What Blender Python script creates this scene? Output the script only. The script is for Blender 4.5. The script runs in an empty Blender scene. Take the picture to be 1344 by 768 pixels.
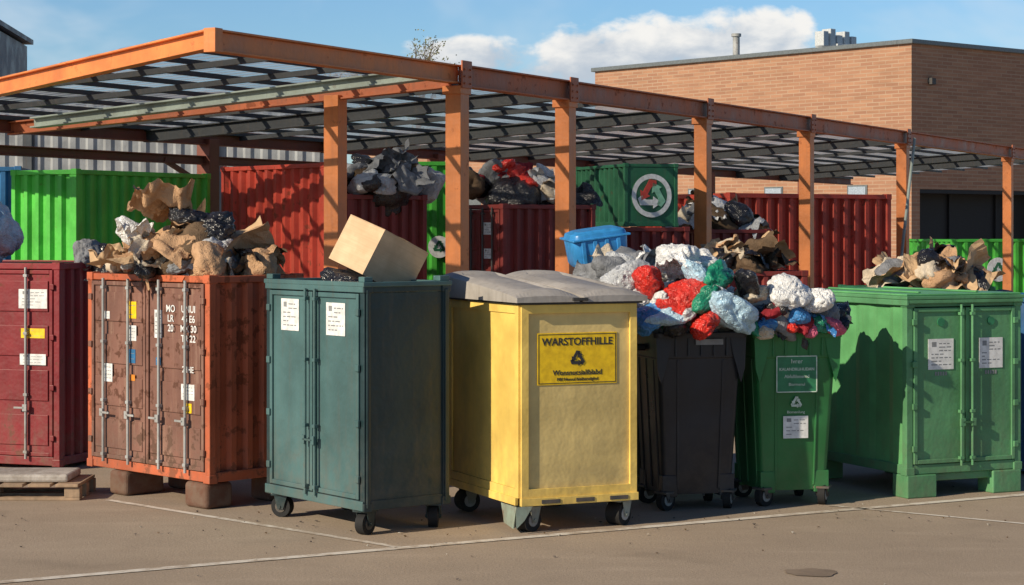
import bpy, math, random
from mathutils import Vector, Matrix, Euler, noise
R_ = math.radians
scene = bpy.context.scene
random.seed(7)

# ------------------------------------------------------------ node helpers
def newmat(name):
    m = bpy.data.materials.new(name); m.use_nodes = True
    nt = m.node_tree
    b = nt.nodes.get('Principled BSDF')
    return m, nt, b
def math_(nt, op, a, b=None, c=None, clamp=False):
    n = nt.nodes.new('ShaderNodeMath'); n.operation = op; n.use_clamp = clamp
    for i, v in enumerate((a, b, c)):
        if v is None: continue
        if isinstance(v, (int, float)): n.inputs[i].default_value = v
        else: nt.links.new(v, n.inputs[i])
    return n.outputs[0]
def noise_(nt, vec, scale, detail=6, rough=.55, dist=0):
    n = nt.nodes.new('ShaderNodeTexNoise')
    n.inputs['Scale'].default_value = scale; n.inputs['Detail'].default_value = detail
    n.inputs['Roughness'].default_value = rough; n.inputs['Distortion'].default_value = dist
    if vec is not None: nt.links.new(vec, n.inputs['Vector'])
    return n.outputs['Fac']
def mapr(nt, v, a, b, c=0., d=1.):
    n = nt.nodes.new('ShaderNodeMapRange'); n.interpolation_type = 'SMOOTHSTEP'
    nt.links.new(v, n.inputs[0])
    for i, x in enumerate((a, b, c, d)): n.inputs[i+1].default_value = x
    return n.outputs[0]
def mix_(nt, f, a, b):
    n = nt.nodes.new('ShaderNodeMix'); n.data_type = 'RGBA'
    for s, v in ((n.inputs[0], f), (n.inputs[6], a), (n.inputs[7], b)):
        if isinstance(v, (int, float)): s.default_value = v
        elif isinstance(v, (tuple, list)): s.default_value = (v[0], v[1], v[2], 1)
        else: nt.links.new(v, s)
    return n.outputs[2]
def objco(nt, scale=None):
    tc = nt.nodes.new('ShaderNodeTexCoord')
    o = tc.outputs['Object']
    if scale:
        mp = nt.nodes.new('ShaderNodeMapping'); mp.inputs['Scale'].default_value = scale
        nt.links.new(o, mp.inputs['Vector']); return mp.outputs[0]
    return o
def bump_(nt, h, strength, dist, b):
    n = nt.nodes.new('ShaderNodeBump'); n.inputs['Strength'].default_value = strength
    n.inputs['Distance'].default_value = dist
    nt.links.new(h, n.inputs['Height']); nt.links.new(n.outputs[0], b.inputs['Normal'])

def paint(name, col, rough=.5, dirt=.3, rust=.5, rustcol=(.13, .05, .025), dirtcol=(.12, .09, .065), bottom=.5, thr=.64, bump=.35, spec=.4):
    m, nt, b = newmat(name)
    o = objco(nt)
    n1 = noise_(nt, o, 2.3, 4)
    c = mix_(nt, mapr(nt, n1, .3, .7), tuple(x*.78 for x in col), tuple(min(1, x*1.18) for x in col))
    st = noise_(nt, objco(nt, (16, 16, 1.1)), 1.5, 4, .6)
    c = mix_(nt, mapr(nt, st, .48, .8, 0, dirt), c, dirtcol)
    n3 = noise_(nt, o, 11, 6, .65)
    rr = math_(nt, 'ADD', n3, math_(nt, 'MULTIPLY', math_(nt, 'SUBTRACT', n1, .5), .35))
    rf = mapr(nt, rr, thr, thr+.06, 0, rust)
    if rust > 0: c = mix_(nt, rf, c, rustcol)
    if bottom > 0:
        sep = nt.nodes.new('ShaderNodeSeparateXYZ'); nt.links.new(o, sep.inputs[0])
        bz = mapr(nt, sep.outputs[2], .1, .75, 1, 0)
        bd = math_(nt, 'MULTIPLY', bz, mapr(nt, n3, .35, .65, 0, bottom))
        c = mix_(nt, bd, c, (.18, .14, .105))
    nt.links.new(c, b.inputs['Base Color'])
    r = math_(nt, 'ADD', mapr(nt, n1, .3, .7, rough-.08, rough+.12), math_(nt, 'MULTIPLY', rf, .3), clamp=True)
    nt.links.new(r, b.inputs['Roughness'])
    b.inputs['Specular IOR Level'].default_value = spec
    bump_(nt, noise_(nt, o, 6, 3, .7), bump, .02, b)
    return m

def cloth(name, col, rough=.5, spec=.4, var=.25, scale=9, st=.55):
    m, nt, b = newmat(name)
    o = objco(nt)
    n1 = noise_(nt, o, scale, 3, .6, .6)
    c = mix_(nt, mapr(nt, n1, .3, .7), tuple(x*(1-var) for x in col), tuple(min(1, x*(1+var)) for x in col))
    nt.links.new(c, b.inputs['Base Color'])
    b.inputs['Roughness'].default_value = rough
    b.inputs['Specular IOR Level'].default_value = spec
    v = noise_(nt, o, 20, 3, .6, 1.5)
    rid = math_(nt, 'ABSOLUTE', math_(nt, 'SUBTRACT', v, .5))
    bump_(nt, rid, st, .05, b)
    return m
def plain(name, col, rough=.5, metal=0., spec=.5):
    m, nt, b = newmat(name)
    o = objco(nt)
    n1 = noise_(nt, o, 20, 3)
    nt.links.new(mix_(nt, mapr(nt, n1, .3, .7), tuple(x*.8 for x in col), tuple(min(1, x*1.1) for x in col)), b.inputs['Base Color'])
    b.inputs['Roughness'].default_value = rough; b.inputs['Metallic'].default_value = metal
    b.inputs['Specular IOR Level'].default_value = spec
    return m

# ------------------------------------------------------------ mesh builder
class MB:
    def __init__(s): s.v = []; s.f = []; s.m = []; s.sm = []
    def add(s, vs, fs, mat=0, smooth=False):
        o = len(s.v); s.v += [tuple(x) for x in vs]
        for f in fs:
            s.f.append(tuple(i+o for i in f)); s.m.append(mat); s.sm.append(smooth)
    def box(s, x0, x1, y0, y1, z0, z1, mat=0, M=None):
        vs = [Vector((x, y, z)) for z in (z0, z1) for y in (y0, y1) for x in (x0, x1)]
        if M is not None: vs = [M @ v for v in vs]
        s.add(vs, [(0, 2, 3, 1), (4, 5, 7, 6), (0, 1, 5, 4), (2, 6, 7, 3), (0, 4, 6, 2), (1, 3, 7, 5)], mat)
    def fbox(s, face, u0, u1, o0, o1, z0, z1, mat=0):
        if face == 'F': s.box(u0, u1, -o1, -o0, z0, z1, mat)
        else: s.box(-o1, -o0, u0, u1, z0, z1, mat)
    def beam(s, p0, p1, w, h, mat=0, up=Vector((0, 0, 1))):
        p0 = Vector(p0); p1 = Vector(p1); d = (p1-p0); L = d.length; d.normalize()
        if abs(d.dot(up)) > .95: up = Vector((1, 0, 0))
        sd = d.cross(up).normalized(); u = sd.cross(d)
        M = Matrix((( d.x, sd.x, u.x, p0.x), (d.y, sd.y, u.y, p0.y), (d.z, sd.z, u.z, p0.z), (0, 0, 0, 1)))
        s.box(0, L, -w/2, w/2, -h/2, h/2, mat, M)
    def cyl(s, p0, p1, r, n=14, mat=0, r1=None):
        p0 = Vector(p0); p1 = Vector(p1); d = (p1-p0).normalized()
        up = Vector((0, 0, 1)) if abs(d.z) < .9 else Vector((1, 0, 0))
        a = d.cross(up).normalized(); b = a.cross(d)
        r1 = r if r1 is None else r1
        vs = []
        for p, rr in ((p0, r), (p1, r1)):
            for i in range(n):
                t = 2*math.pi*i/n; vs.append(p+a*math.cos(t)*rr+b*math.sin(t)*rr)
        s.add(vs, [(i, (i+1) % n, n+(i+1) % n, n+i) for i in range(n)], mat, True)
        s.add(vs[:n], [tuple(range(n))], mat); s.add(vs[n:], [tuple(range(n))], mat)
    def corr(s, face, u0, u1, off, z0, z1, pitch=.11, depth=.03, mat=0, flip=1):
        n = max(1, round((u1-u0)/pitch)); p = (u1-u0)/n
        prof = []
        for i in range(n):
            b = u0+i*p
            prof += [(b, 0), (b+.3*p, 0), (b+.45*p, depth), (b+.85*p, depth)]
        prof.append((u1, 0))
        vs = []
        for u, d in prof:
            o = off-flip*d
            for z in (z0, z1):
                vs.append((u, -o, z) if face == 'F' else (-o, u, z))
        s.add(vs, [(2*i, 2*i+2, 2*i+3, 2*i+1) for i in range(len(prof)-1)], mat)
    def loft(s, levels, mat=0, cap=(True, True), k=5, smooth=True):
        rings = []
        for (z, x0, x1, y0, y1, rad) in levels:
            ring = []
            for cx, cy, a0 in ((x1-rad, y1-rad, 0), (x0+rad, y1-rad, 90), (x0+rad, y0+rad, 180), (x1-rad, y0+rad, 270)):
                for i in range(k):
                    a = R_(a0+90*i/(k-1)); ring.append((cx+rad*math.cos(a), cy+rad*math.sin(a), z))
            rings.append(ring)
        n = len(rings[0]); vs = [v for r in rings for v in r]
        fs = []
        for j in range(len(rings)-1):
            for i in range(n):
                fs.append((j*n+i, j*n+(i+1) % n, (j+1)*n+(i+1) % n, (j+1)*n+i))
        s.add(vs, fs, mat, smooth)
        if cap[0]: s.add(rings[0], [tuple(range(n))], mat)
        if cap[1]: s.add(rings[-1], [tuple(range(n))], mat)
    def build(s, name, parent=None, mats=(), bevel=0, seg=2, loc=None, autosmooth=False):
        me = bpy.data.meshes.new(name); me.from_pydata(s.v, [], s.f)
        for m in mats: me.materials.append(m)
        me.polygons.foreach_set('material_index', s.m)
        me.polygons.foreach_set('use_smooth', s.sm)
        me.update()
        o = bpy.data.objects.new(name, me); scene.collection.objects.link(o)
        if parent: o.parent = parent
        if loc: o.location = loc
        if autosmooth:
            try: me.set_sharp_from_angle(angle=R_(35))
            except Exception: pass
        if bevel:
            md = o.modifiers.new('bevel', 'BEVEL'); md.width = bevel; md.segments = seg; md.limit_method = 'ANGLE'; md.angle_limit = R_(40)
            md.use_clamp_overlap = True
        return o
def empty(name, x, y, th=0, z=0):
    e = bpy.data.objects.new(name, None); scene.collection.objects.link(e)
    e.location = (x, y, z); e.rotation_euler = (0, 0, R_(th)); e.empty_display_size = .2
    return e
def text(name, parent, body, face, u, z, out, size, mat, bold=0.0, align='CENTER', spacing=1):
    cu = bpy.data.curves.new(name, 'FONT'); cu.body = body; cu.size = size; cu.extrude = .0008
    cu.align_x = align; cu.align_y = 'CENTER'; cu.offset = bold; cu.space_character = spacing
    cu.materials.append(mat)
    o = bpy.data.objects.new(name, cu); scene.collection.objects.link(o); o.parent = parent
    if face == 'F': o.location = (u, -out, z); o.rotation_euler = (R_(90), 0, 0)
    else: o.location = (-out, u, z); o.rotation_euler = (R_(90), 0, R_(-90))
    return o
def fpt(face, u, out, z): return (u, -out, z) if face == 'F' else (-out, u, z)
def recycle(mb, face, u, z, out, r, mats=(0, 0, 0), th=.003):
    sgn = 1 if face == 'F' else -1
    for k in range(3):
        a = R_(120*k+0)
        polys = [[(-.62, -.50), (-.28, -.50), (.08, -.50), (.08, -.22), (-.30, -.22), (-.42, -.16)],
                 [(.08, -.66), (.52, -.36), (.08, -.06)],
                 [(-.62, -.50), (-.42, -.16), (-.52, .0), (-.76, -.16)]]
        for p in polys:
            pts = [(x*math.cos(a)-y*math.sin(a), x*math.sin(a)+y*math.cos(a)) for x, y in p]
            n = len(pts)
            vs = [fpt(face, u+sgn*x*r, out+th, z+y*r) for x, y in pts]+[fpt(face, u+sgn*x*r, out, z+y*r) for x, y in pts]
            mb.add(vs, [tuple(range(n))]+[(i, (i+1) % n, n+(i+1) % n, n+i) for i in range(n)], mats[k])
def ring(mb, face, u, z, out, r0, r1, mat=0, n=40):
    vs = []
    for i in range(n):
        t = 2*math.pi*i/n
        vs.append(fpt(face, u+r0*math.cos(t), out, z+r0*math.sin(t))); vs.append(fpt(face, u+r1*math.cos(t), out, z+r1*math.sin(t)))
    mb.add(vs, [(2*i, 2*((i+1) % n), 2*((i+1) % n)+1, 2*i+1) for i in range(n)], mat)

# ------------------------------------------------------------ materials
WHITE = plain('label_white', (.76, .77, .77), .5)
INK = plain('label_ink', (.03, .03, .035), .6)
GREYINK = plain('label_grey', (.25, .26, .27), .6)
BLUEINK = plain('label_blue', (.03, .16, .35), .5)
YEL = plain('label_yellow', (.95, .60, .010), .45)
ORNG = plain('label_orange', (.7, .25, .03), .5)
RUBBER = plain('rubber', (.018, .018, .019), .75, spec=.3)
STEEL = paint('galvanised_steel', (.38, .39, .39), .45, .3, .5, thr=.6)
STEELD = paint('dark_steel', (.06, .06, .06), .5, .3, .6, thr=.58)
LMATS = [WHITE, INK, GREYINK, BLUEINK, YEL, ORNG]

def label(mb, face, u, z, w, h, out, mat=0, rows=5, seed=0, logo=True):
    rnd = random.Random(seed)
    mb.fbox(face, u-w/2, u+w/2, out, out+.003, z-h/2, z+h/2, mat)
    o1 = out+.0035
    top = z+h*.40
    lr = 1 if face == 'F' else -1
    if logo:
        a = u-lr*w*.36; b = u-lr*w*.18
        mb.fbox(face, min(a, b), max(a, b), o1-.001, o1, top-h*.16, top, 2)
    for i in range(rows):
        zz = top-(i+.5)*h*.8/rows
        st = -.38 if not (logo and i < rows*.3) else -.08
        x = st
        while x < .36:
            L = rnd.uniform(.08, .25); e = min(x+L, .4)
            a = u+lr*x*w; b = u+lr*e*w
            mb.fbox(face, min(a, b), max(a, b), o1-.001, o1, zz-h*.018, zz+h*.018, 2)
            x = e+.05
            if rnd.random() < .2: break

def caster(mb, x, y, r=.06, w=.045, ztop=.15, ang=0, mt=0, mw=1, mh=2):
    c, s = math.cos(R_(ang)), math.sin(R_(ang))
    def T(p): return Vector((x+p[0]*c-p[1]*s, y+p[0]*s+p[1]*c, p[2]))
    mb.cyl(T((0, -w/2, r)), T((0, w/2, r)), r, 22, mw)
    mb.cyl(T((0, -w/2-.004, r)), T((0, w/2+.004, r)), r*.55, 16, mh)
    M = Matrix.Translation((x, y, 0)) @ Matrix.Rotation(R_(ang), 4, 'Z')
    for sgn in (-1, 1):
        yy = sgn*(w/2+.010)
        vs = []
        for dy in (-.004, .004):
            for px, pz in ((-.035, ztop-.012), (.05, ztop-.012), (.022, r*.8), (-.012, r*.8)):
                vs.append(M @ Vector((px, yy+dy, pz)))
        mb.add(vs, [(0, 1, 2, 3), (4, 5, 6, 7), (0, 1, 5, 4), (1, 2, 6, 5), (2, 3, 7, 6), (3, 0, 4, 7)], mt)
    mb.box(-.055, .06, -.05, .05, ztop-.014, ztop, mt, M)
    mb.cyl(T((0, -w/2-.02, r)), T((0, w/2+.02, r)), .010, 8, mt)

def door_face(fr, rods, face, u0, u1, z0, z1, style='rods', mat=0):
    mid = (u0+u1)/2
    H = z1-z0
    for a, b in ((u0, mid-.004), (mid+.004, u1)):
        fr.fbox(face, a, b, -.03, -.006, z0, z1, mat)
        e = .028
        fr.fbox(face, a, a+e, -.006, .008, z0, z1, mat); fr.fbox(face, b-e, b, -.006, .008, z0, z1, mat)
        fr.fbox(face, a+e, b-e, -.006, .008, z0, z0+e, mat); fr.fbox(face, a+e, b-e, -.006, .008, z1-e, z1, mat)
        w = b-a
        if style == 'rods':
            nh = 4
            for i in range(nh):
                zz = z0+e+(i+.5)*(H-2*e)/nh
                fr.fbox(face, a+e+.012, b-e-.012, -.006, .004, zz-H/nh*.33, zz+H/nh*.33, mat)
        us = (a+w*.27, a+w*.73) if style == 'rods' else ((b-w*.10,) if a == u0 else (a+w*.10,))
        for u in us:
            rods.cyl(fpt(face, u, .026, z0-.02), fpt(face, u, .026, z1+.02), .010 if style == 'rods' else .009, 10, 0)
            for zz in (z0+.03, z0+H*.33, z0+H*.66, z1-.04):
                rods.fbox(face, u-.016, u+.016, .008, .038, zz-.010, zz+.010, 0)
            hz = z0+H*.26
            L = .09*(1 if a == u0 else -1)
            rods.fbox(face, min(u, u+L), max(u, u+L), .036, .046, hz-.007, hz+.007, 0)
            rods.fbox(face, u-.018, u+.018, .030, .046, hz-.025, hz+.025, 0)
        ue = a if a == u0 else b
        for i in range(4):
            zz = z0+H*(.1+.27*i)
            fr.fbox(face, ue-.018, ue+.018, .006, .022, zz-.02, zz+.02, mat)

def container(name, x, y, th, l, r, z0, z1, mat, left='corr', front='corr', pitch=.115, depth=.03, fr_w=.05, matL=None, roof=True, cast=True):
    e = empty(name, x, y, th)
    mats = [mat, matL or mat]
    fr = MB(); p = fr_w
    for cx in (0, r-p):
        for cy in (0, l-p):
            fr.box(cx, cx+p, cy, cy+p, z0, z1, 0)
    for zz, hh in ((z0, p*1.3), (z1-p*.95, p*.9)):
        for cy in (0.004, l-p+.006):
            fr.box(p, r-p, cy, cy+p-.01, zz+.002, zz+hh, 0)
        for cx in (0.004, r-p+.006):
            fr.box(cx, cx+p-.01, p, l-p, zz+.002, zz+hh, 0)
    if cast:
        q = p*1.35
        for cx in (-.006, r-q+.006):
            for cy in (-.006, l-q+.006):
                for zz in (z0-.004, z1-q*.8+.005):
                    fr.box(cx, cx+q, cy, cy+q, zz, zz+q*.8, 0)
    fr.build('frame', e, mats, .005)
    sk = MB()
    za, zb = z0+p*1.3, z1-p*.95
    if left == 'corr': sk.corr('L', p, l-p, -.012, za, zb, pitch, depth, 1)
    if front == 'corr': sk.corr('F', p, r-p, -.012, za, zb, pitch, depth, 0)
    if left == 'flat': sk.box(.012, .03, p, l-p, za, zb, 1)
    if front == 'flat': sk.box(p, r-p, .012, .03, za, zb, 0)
    sk.box(r-.03, r-.012, p, l-p, za, zb, 0); sk.box(p, r-p, l-.03, l-.012, za, zb, 0)
    if roof:
        sk.box(.012, r-.012, .012, l-.012, z1-.035, z1-.012, 0)
    sk.box(.02, r-.02, .02, l-.02, z0+.02, z0+.04, 0)
    sk.build('panels', e, mats)
    dr = MB(); ro = MB()
    for face, st, L in (('L', left, l), ('F', front, r)):
        if st in ('rods', 'bars'):
            door_face(dr, ro, face, p+.004, L-p-.004, za+.004, zb-.004, st, 1 if face == 'L' else 0)
    if dr.v:
        dr.build('doors', e, mats, .004)
    return e, ro

# ---------------------------------------------------------------- trash
def ico(sub):
    import bmesh
    bm = bmesh.new(); bmesh.ops.create_icosphere(bm, subdivisions=sub, radius=1)
    vs = [v.co.copy() for v in bm.verts]; fs = [tuple(v.index for v in f.verts) for f in bm.faces]
    bm.free(); return vs, fs
ICO = {3: ico(4), 4: ico(5)}
def bag(mb, c, sc, mat, rnd, sub=4, smooth=True):
    vs, fs = ICO[sub]
    off = Vector((rnd.uniform(-50, 50), rnd.uniform(-50, 50), rnd.uniform(-50, 50)))
    Rm = Euler((rnd.uniform(-.8, .8), rnd.uniform(-.8, .8), rnd.uniform(0, 6.28))).to_matrix()
    st = Vector((rnd.uniform(.8, 1.6), rnd.uniform(.8, 1.6), rnd.uniform(.6, 1.0)))
    pull = Vector((rnd.gauss(0, 1), rnd.gauss(0, 1), rnd.gauss(0, 1))).normalized()
    c = Vector(c); out = []; nz = noise.noise; vo = noise.voronoi
    for v in vs:
        q = v+off
        w = noise.noise_vector(q*1.4)
        q2 = Vector((q.x*st.x, q.y*st.y, q.z*st.z))+w*.5
        d = 1+.50*nz(q*.95)
        v1 = vo(q2*1.4)[0]; v2 = vo(q2*3.4+w*.5)[0]
        d += .34*(min(v1[1]-v1[0], .5)-.2)+.24*(v1[0]-.42)+.17*(v2[0]-.42)+.04*nz(q*9)
        k = v.dot(pull)
        if k > .82: d += (k-.82)*1.3     # gathered corner of the bag
        p = Vector((v.x*sc[0], v.y*sc[1], v.z*sc[2]))*d
        out.append(Rm @ p+c)
    mb.add(out, fs, mat, smooth)
def sheet(mb, c, a, b, mat, rnd, crump=.5, n=20, tilt=.8, flat=False):
    off = Vector((rnd.uniform(-50, 50), rnd.uniform(-50, 50), 0))
    Rm = Euler((rnd.uniform(-tilt, tilt), rnd.uniform(-tilt, tilt), rnd.uniform(0, 6.28))).to_matrix()
    c = Vector(c); vs = []
    bend = rnd.uniform(-1.6, .3); fold = rnd.uniform(-.3, .3); fa = rnd.uniform(-1.3, .4)
    s = (a+b)/2
    for i in range(n+1):
        for j in range(n+1):
            u = i/n-.5; v = j/n-.5
            q = Vector((u*2.2, v*2.2, 0))+off
            if flat:
                ed = 1+.10*noise.noise(q*2.5)
                z = s*(.25*noise.noise(q*.8)+.05*noise.noise(q*3))
            else:
                ed = 1+.3*noise.noise(q*1.5)
                w = noise.noise_vector(q*1.1)
                z = s*(bend*(u*u+v*v*.5)*.9+crump*(.5*noise.noise(q*1.2)+.55*(noise.voronoi(q*1.5+w*.5)[0][0]-.4)+.22*(noise.voronoi(q*3.6+w)[0][0]-.4)))
            x = u*a*ed; y = v*b*ed
            if u > fold: z += (u-fold)*a*fa
            vs.append(Rm @ Vector((x, y, z))+c)
    m = n+1
    mb.add(vs, [(i*m+j, (i+1)*m+j, (i+1)*m+j+1, i*m+j+1) for i in range(n) for j in range(n)], mat, not flat)

TR = [cloth('brown_paper', (.50, .31, .18), .8, .2, .12), cloth('cardboard', (.54, .37, .22), .85, .15, .10, st=.15), cloth('black_plastic', (.016, .016, .020), .18, .7),
      cloth('white_plastic', (.82, .83, .84), .25, .6, .05, st=.8), cloth('grey_cloth', (.20, .21, .23), .7, .3), cloth('red_plastic', (.66, .03, .018), .2, .65, .15, st=.8),
      cloth('blue_plastic', (.05, .22, .52), .25, .6), cloth('green_plastic', (.015, .24, .14), .25, .6), cloth('clear_blue_plastic', (.45, .66, .82), .15, .7, .1, st=.8),
      cloth('dark_red_cloth', (.25, .02, .03), .8, .2), cloth('beige_cloth', (.60, .52, .41), .8, .2, .1), cloth('silver_plastic', (.50, .52, .55), .2, .7, .12, st=.8), cloth('pink_cloth', (.55, .12, .20), .7, .3), cloth('dark_brown', (.12, .08, .05), .8, .2)]
BR, CB, BK, WH, GY, RD, BL, GN, CL, DR, BE, SV, PK, DB = range(14)

def pile(name, cx, cy, z0, hx, hy, H, th, pal, nb, ns, size, seed, extra=(), peak=(0, 0), sub=3, core=BK, crump=.55, flats=0, flatpal=(CB,), esheets=()):
    rnd = random.Random(seed); e = MB()
    ct, st = math.cos(R_(th)), math.sin(R_(th))
    bag(e, (0, 0, H*.06), (hx*.72, hy*.72, H*.5), core, rnd, sub)
    for i in range(nb+ns+flats):
        a = rnd.uniform(0, 6.283); q = math.sqrt(rnd.random())
        x = hx*q*math.cos(a); y = hy*q*math.sin(a)
        dx = (x-peak[0]*hx)/hx; dy = (y-peak[1]*hy)/hy
        h = max(0.04, 1-.75*math.hypot(dx, dy))
        z = H*h*rnd.uniform(.62, .90)
        X = x*ct-y*st; Y = x*st+y*ct
        m = rnd.choice(pal); s = size*rnd.uniform(.6, 1.25)
        if i < nb:
            bag(e, (X, Y, z), (s, s*rnd.uniform(.55, .95), s*rnd.uniform(.4, .75)), m, rnd, sub)
        elif i < nb+ns:
            sheet(e, (X, Y, z+.03), s*rnd.uniform(2, 3.3), s*rnd.uniform(1.5, 2.6), m, rnd, crump)
        else:
            sheet(e, (X, Y, z+.05), s*rnd.uniform(2, 3.2), s*rnd.uniform(1.4, 2.2), rnd.choice(flatpal), rnd, .1, 10, .9, True)
    for (px, py, pz, s, m) in extra:
        bag(e, (px-cx, py-cy, pz-z0), (s*rnd.uniform(.95, 1.25), s*.8, s*rnd.uniform(.55, .75)), m, rnd, 4)
    for (px, py, pz, a, b, m) in esheets:
        sheet(e, (px-cx, py-cy, pz-z0), a, b, m, rnd, .6, 40, .5)
    return e.build(name, None, TR, loc=(cx, cy, z0))

# =================================================================== GROUND
m, nt, b = newmat('yard_concrete')
o = objco(nt)
n1 = noise_(nt, o, .35, 5, .6); n2 = noise_(nt, o, 2.2, 6, .65); n3 = noise_(nt, o, 70, 4, .7); n4 = noise_(nt, objco(nt, (.5, 2.2, 1)), 2, 5, .6)
c = mix_(nt, mapr(nt, n1, .3, .7), (.39, .31, .235), (.47, .375, .285))
c = mix_(nt, mapr(nt, n2, .35, .75, 0, .40), c, (.32, .25, .19))
c = mix_(nt, mapr(nt, n4, .5, .75, 0, .45), c, (.54, .435, .335))
c = mix_(nt, mapr(nt, n3, .35, .7, 0, .55), c, (.24, .19, .145))
st = noise_(nt, o, 1.1, 3, .5, .5)
c = mix_(nt, mapr(nt, st, .60, .74, 0, .28), c, (.18, .145, .11))
nt.links.new(c, b.inputs['Base Color']); b.inputs['Roughness'].default_value = .9; b.inputs['Specular IOR Level'].default_value = .25
hh = math_(nt, 'ADD', math_(nt, 'MULTIPLY', n3, .35), math_(nt, 'MULTIPLY', n2, .6))
bump_(nt, hh, .5, .018, b)
GROUND = m
g = MB(); g.add([(-600, -200, 0), (600, -200, 0), (600, 1500, 0), (-600, 1500, 0)], [(0, 1, 2, 3)])
g.build('ground', None, [GROUND])
m, nt, b = newmat('worn_white_line')
o = objco(nt)
w = noise_(nt, o, 9, 6, .7); w2 = noise_(nt, o, 1.2, 3)
f = mapr(nt, math_(nt, 'ADD', w, math_(nt, 'MULTIPLY', math_(nt, 'SUBTRACT', w2, .5), .5)), .42, .66, .85, .05)
c = mix_(nt, f, (.43, .35, .27), (.78, .73, .65)); nt.links.new(c, b.inputs['Base Color']); b.inputs['Roughness'].default_value = .85
LINE = m
def line(mb, a, b_, w):
    a = Vector((a[0], a[1], .004)); b_ = Vector((b_[0], b_[1], .004)); d = (b_-a).normalized(); s = Vector((-d.y, d.x, 0))*w/2
    n = 40
    vs = []
    for i in range(n+1):
        p = a.lerp(b_, i/n); vs += [p+s, p-s]
    mb.add(vs, [(2*i, 2*i+1, 2*i+3, 2*i+2) for i in range(n)])
L = MB()
line(L, (-5.9, 7.94), (9.2, 16.2), .075)
L.build('road_marking', None, [LINE])
L = MB(); line(L, (-2.6, 12.75), (-.62, 10.86), .05); L.build('road_marking', None, [LINE])
L = MB(); line(L, (2.0, 12.5), (5.0, 10.25), .04); L.build('road_marking', None, [LINE])
L = MB(); vs = []
for i in range(36):
    t = i/36*2*math.pi; k = .11*(1+.35*noise.noise(Vector((math.cos(t)*1.5, math.sin(t)*1.5, 3)))); vs.append((1.52+k*1.25*math.cos(t), 10.07+k*math.sin(t), .004))
L.add(vs, [tuple(range(36))]); L.build('pavement_patch', None, [paint('tar_patch', (.25, .19, .14), .85, .3, .0, bottom=0)])
rnd = random.Random(77); L = MB()
for i in range(150):
    if i < 110: x = rnd.uniform(-3.2, 3.8); y = 11.6+.22*x*(x > 0)+rnd.gauss(0, .55)
    else: x = rnd.uniform(-4, 5); y = rnd.uniform(9.3, 13)
    s = rnd.uniform(.004, .012); a = rnd.uniform(0, 6.28)
    p = [(x+s*math.cos(a+k*1.57)*rnd.uniform(.6, 1.2), y+s*math.sin(a+k*1.57)*rnd.uniform(.6, 1.2), .006+rnd.uniform(0, s*.6)) for k in range(4)]
    L.add(p+[(x, y, .001)], [(0, 1, 2, 3), (0, 1, 4), (2, 3, 4)], rnd.choice((0, 0, 1, 1, 1, 2)))
L.build('litter', None, [plain('litter_brown', (.16, .10, .05), .9), plain('litter_grit', (.12, .10, .09), .9), plain('litter_paper', (.6, .57, .5), .8)])

# =================================================================== TEAL CONTAINER
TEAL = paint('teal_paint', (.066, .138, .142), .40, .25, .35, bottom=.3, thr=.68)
TEALD = paint('teal_paint_shaded', (.018, .042, .048), .38, .2, .25, bottom=.2, thr=.7)  # darkened teal: shade of the unlit right side put into the colour
def finish_rods(ro, e, mat):
    if ro.v: ro.build('lock_rods', e, [mat], .002)
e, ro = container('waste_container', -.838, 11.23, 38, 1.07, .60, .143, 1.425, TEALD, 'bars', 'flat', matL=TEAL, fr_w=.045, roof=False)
finish_rods(ro, e, TEAL)
q = MB()
q.fbox('L', 0, 1.07, .002, .012, .145, .20, 1); q.fbox('L', 0, 1.07, .002, .010, 1.385, 1.42, 1)
q.box(.02, .58, .02, 1.05, 1.12, 1.14, 0)
for yy in (.03, .5, 1.0): q.box(.03, .57, yy, yy+.03, 1.40, 1.43, 1)
q.box(-.012, .612, -.012, .05, 1.418, 1.445, 1); q.box(-.012, .612, 1.03, 1.082, 1.418, 1.445, 1)
q.box(-.012, .04, .05, 1.03, 1.418, 1.445, 1); q.box(.56, .612, .05, 1.03, 1.418, 1.445, 1)
q.box(0, .06, 0, .06, 1.445, 1.475, 1); q.box(.53, .6, 0, .07, 1.445, 1.475, 1); q.box(0, .06, 1.0, 1.07, 1.445, 1.475, 1)
q.box(.012, .03, -.012, 0, .16, 1.40, 0); q.box(.56, .585, -.012, 0, .16, 1.40, 0)
q.build('rim', e, [TEALD, TEAL], .004)
q = MB()
label(q, 'L', .30, 1.225, .20, .19, -.004, 0, 6, 1); label(q, 'L', .80, 1.235, .20, .19, -.004, 0, 6, 2)
q.build('labels', e, LMATS)
q = MB()
for (x, y, a) in ((.06, .08, 20), (.06, .98, -60), (.54, .08, 50), (.54, .98, 10)): caster(q, x, y, .064, .055, .145, a)
q.build('casters', e, [TEALD, RUBBER, STEELD], .002)
m, nt, b = newmat('carton_cardboard'); o = objco(nt)
wv = noise_(nt, objco(nt, (1, 1, 40)), 3, 3); n1 = noise_(nt, o, 6, 5)
c = mix_(nt, mapr(nt, n1, .35, .7), (.60, .41, .25), (.72, .52, .33)); c = mix_(nt, mapr(nt, wv, .45, .6, 0, .15), c, (.4, .26, .15))
nt.links.new(c, b.inputs['Base Color']); b.inputs['Roughness'].default_value = .85; bump_(nt, n1, .3, .02, b)
CARTON = m
q = MB()
q.box(-.19, .19, -.18, .18, -.145, .145, 0)
q.box(-.19, -.001, -.182, .182, .146, .150, 0); q.box(.001, .19, -.182, .182, .146, .152, 0)
q.box(-.024, .024, -.183, .183, .1525, .1535, 1)
ob = q.build('cardboard_box', None, [CARTON, plain('packing_tape', (.5, .38, .24), .3)], .006, loc=(-.80, 11.87, 1.585))
ob.rotation_euler = Euler((R_(16), R_(22), R_(46)))
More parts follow.
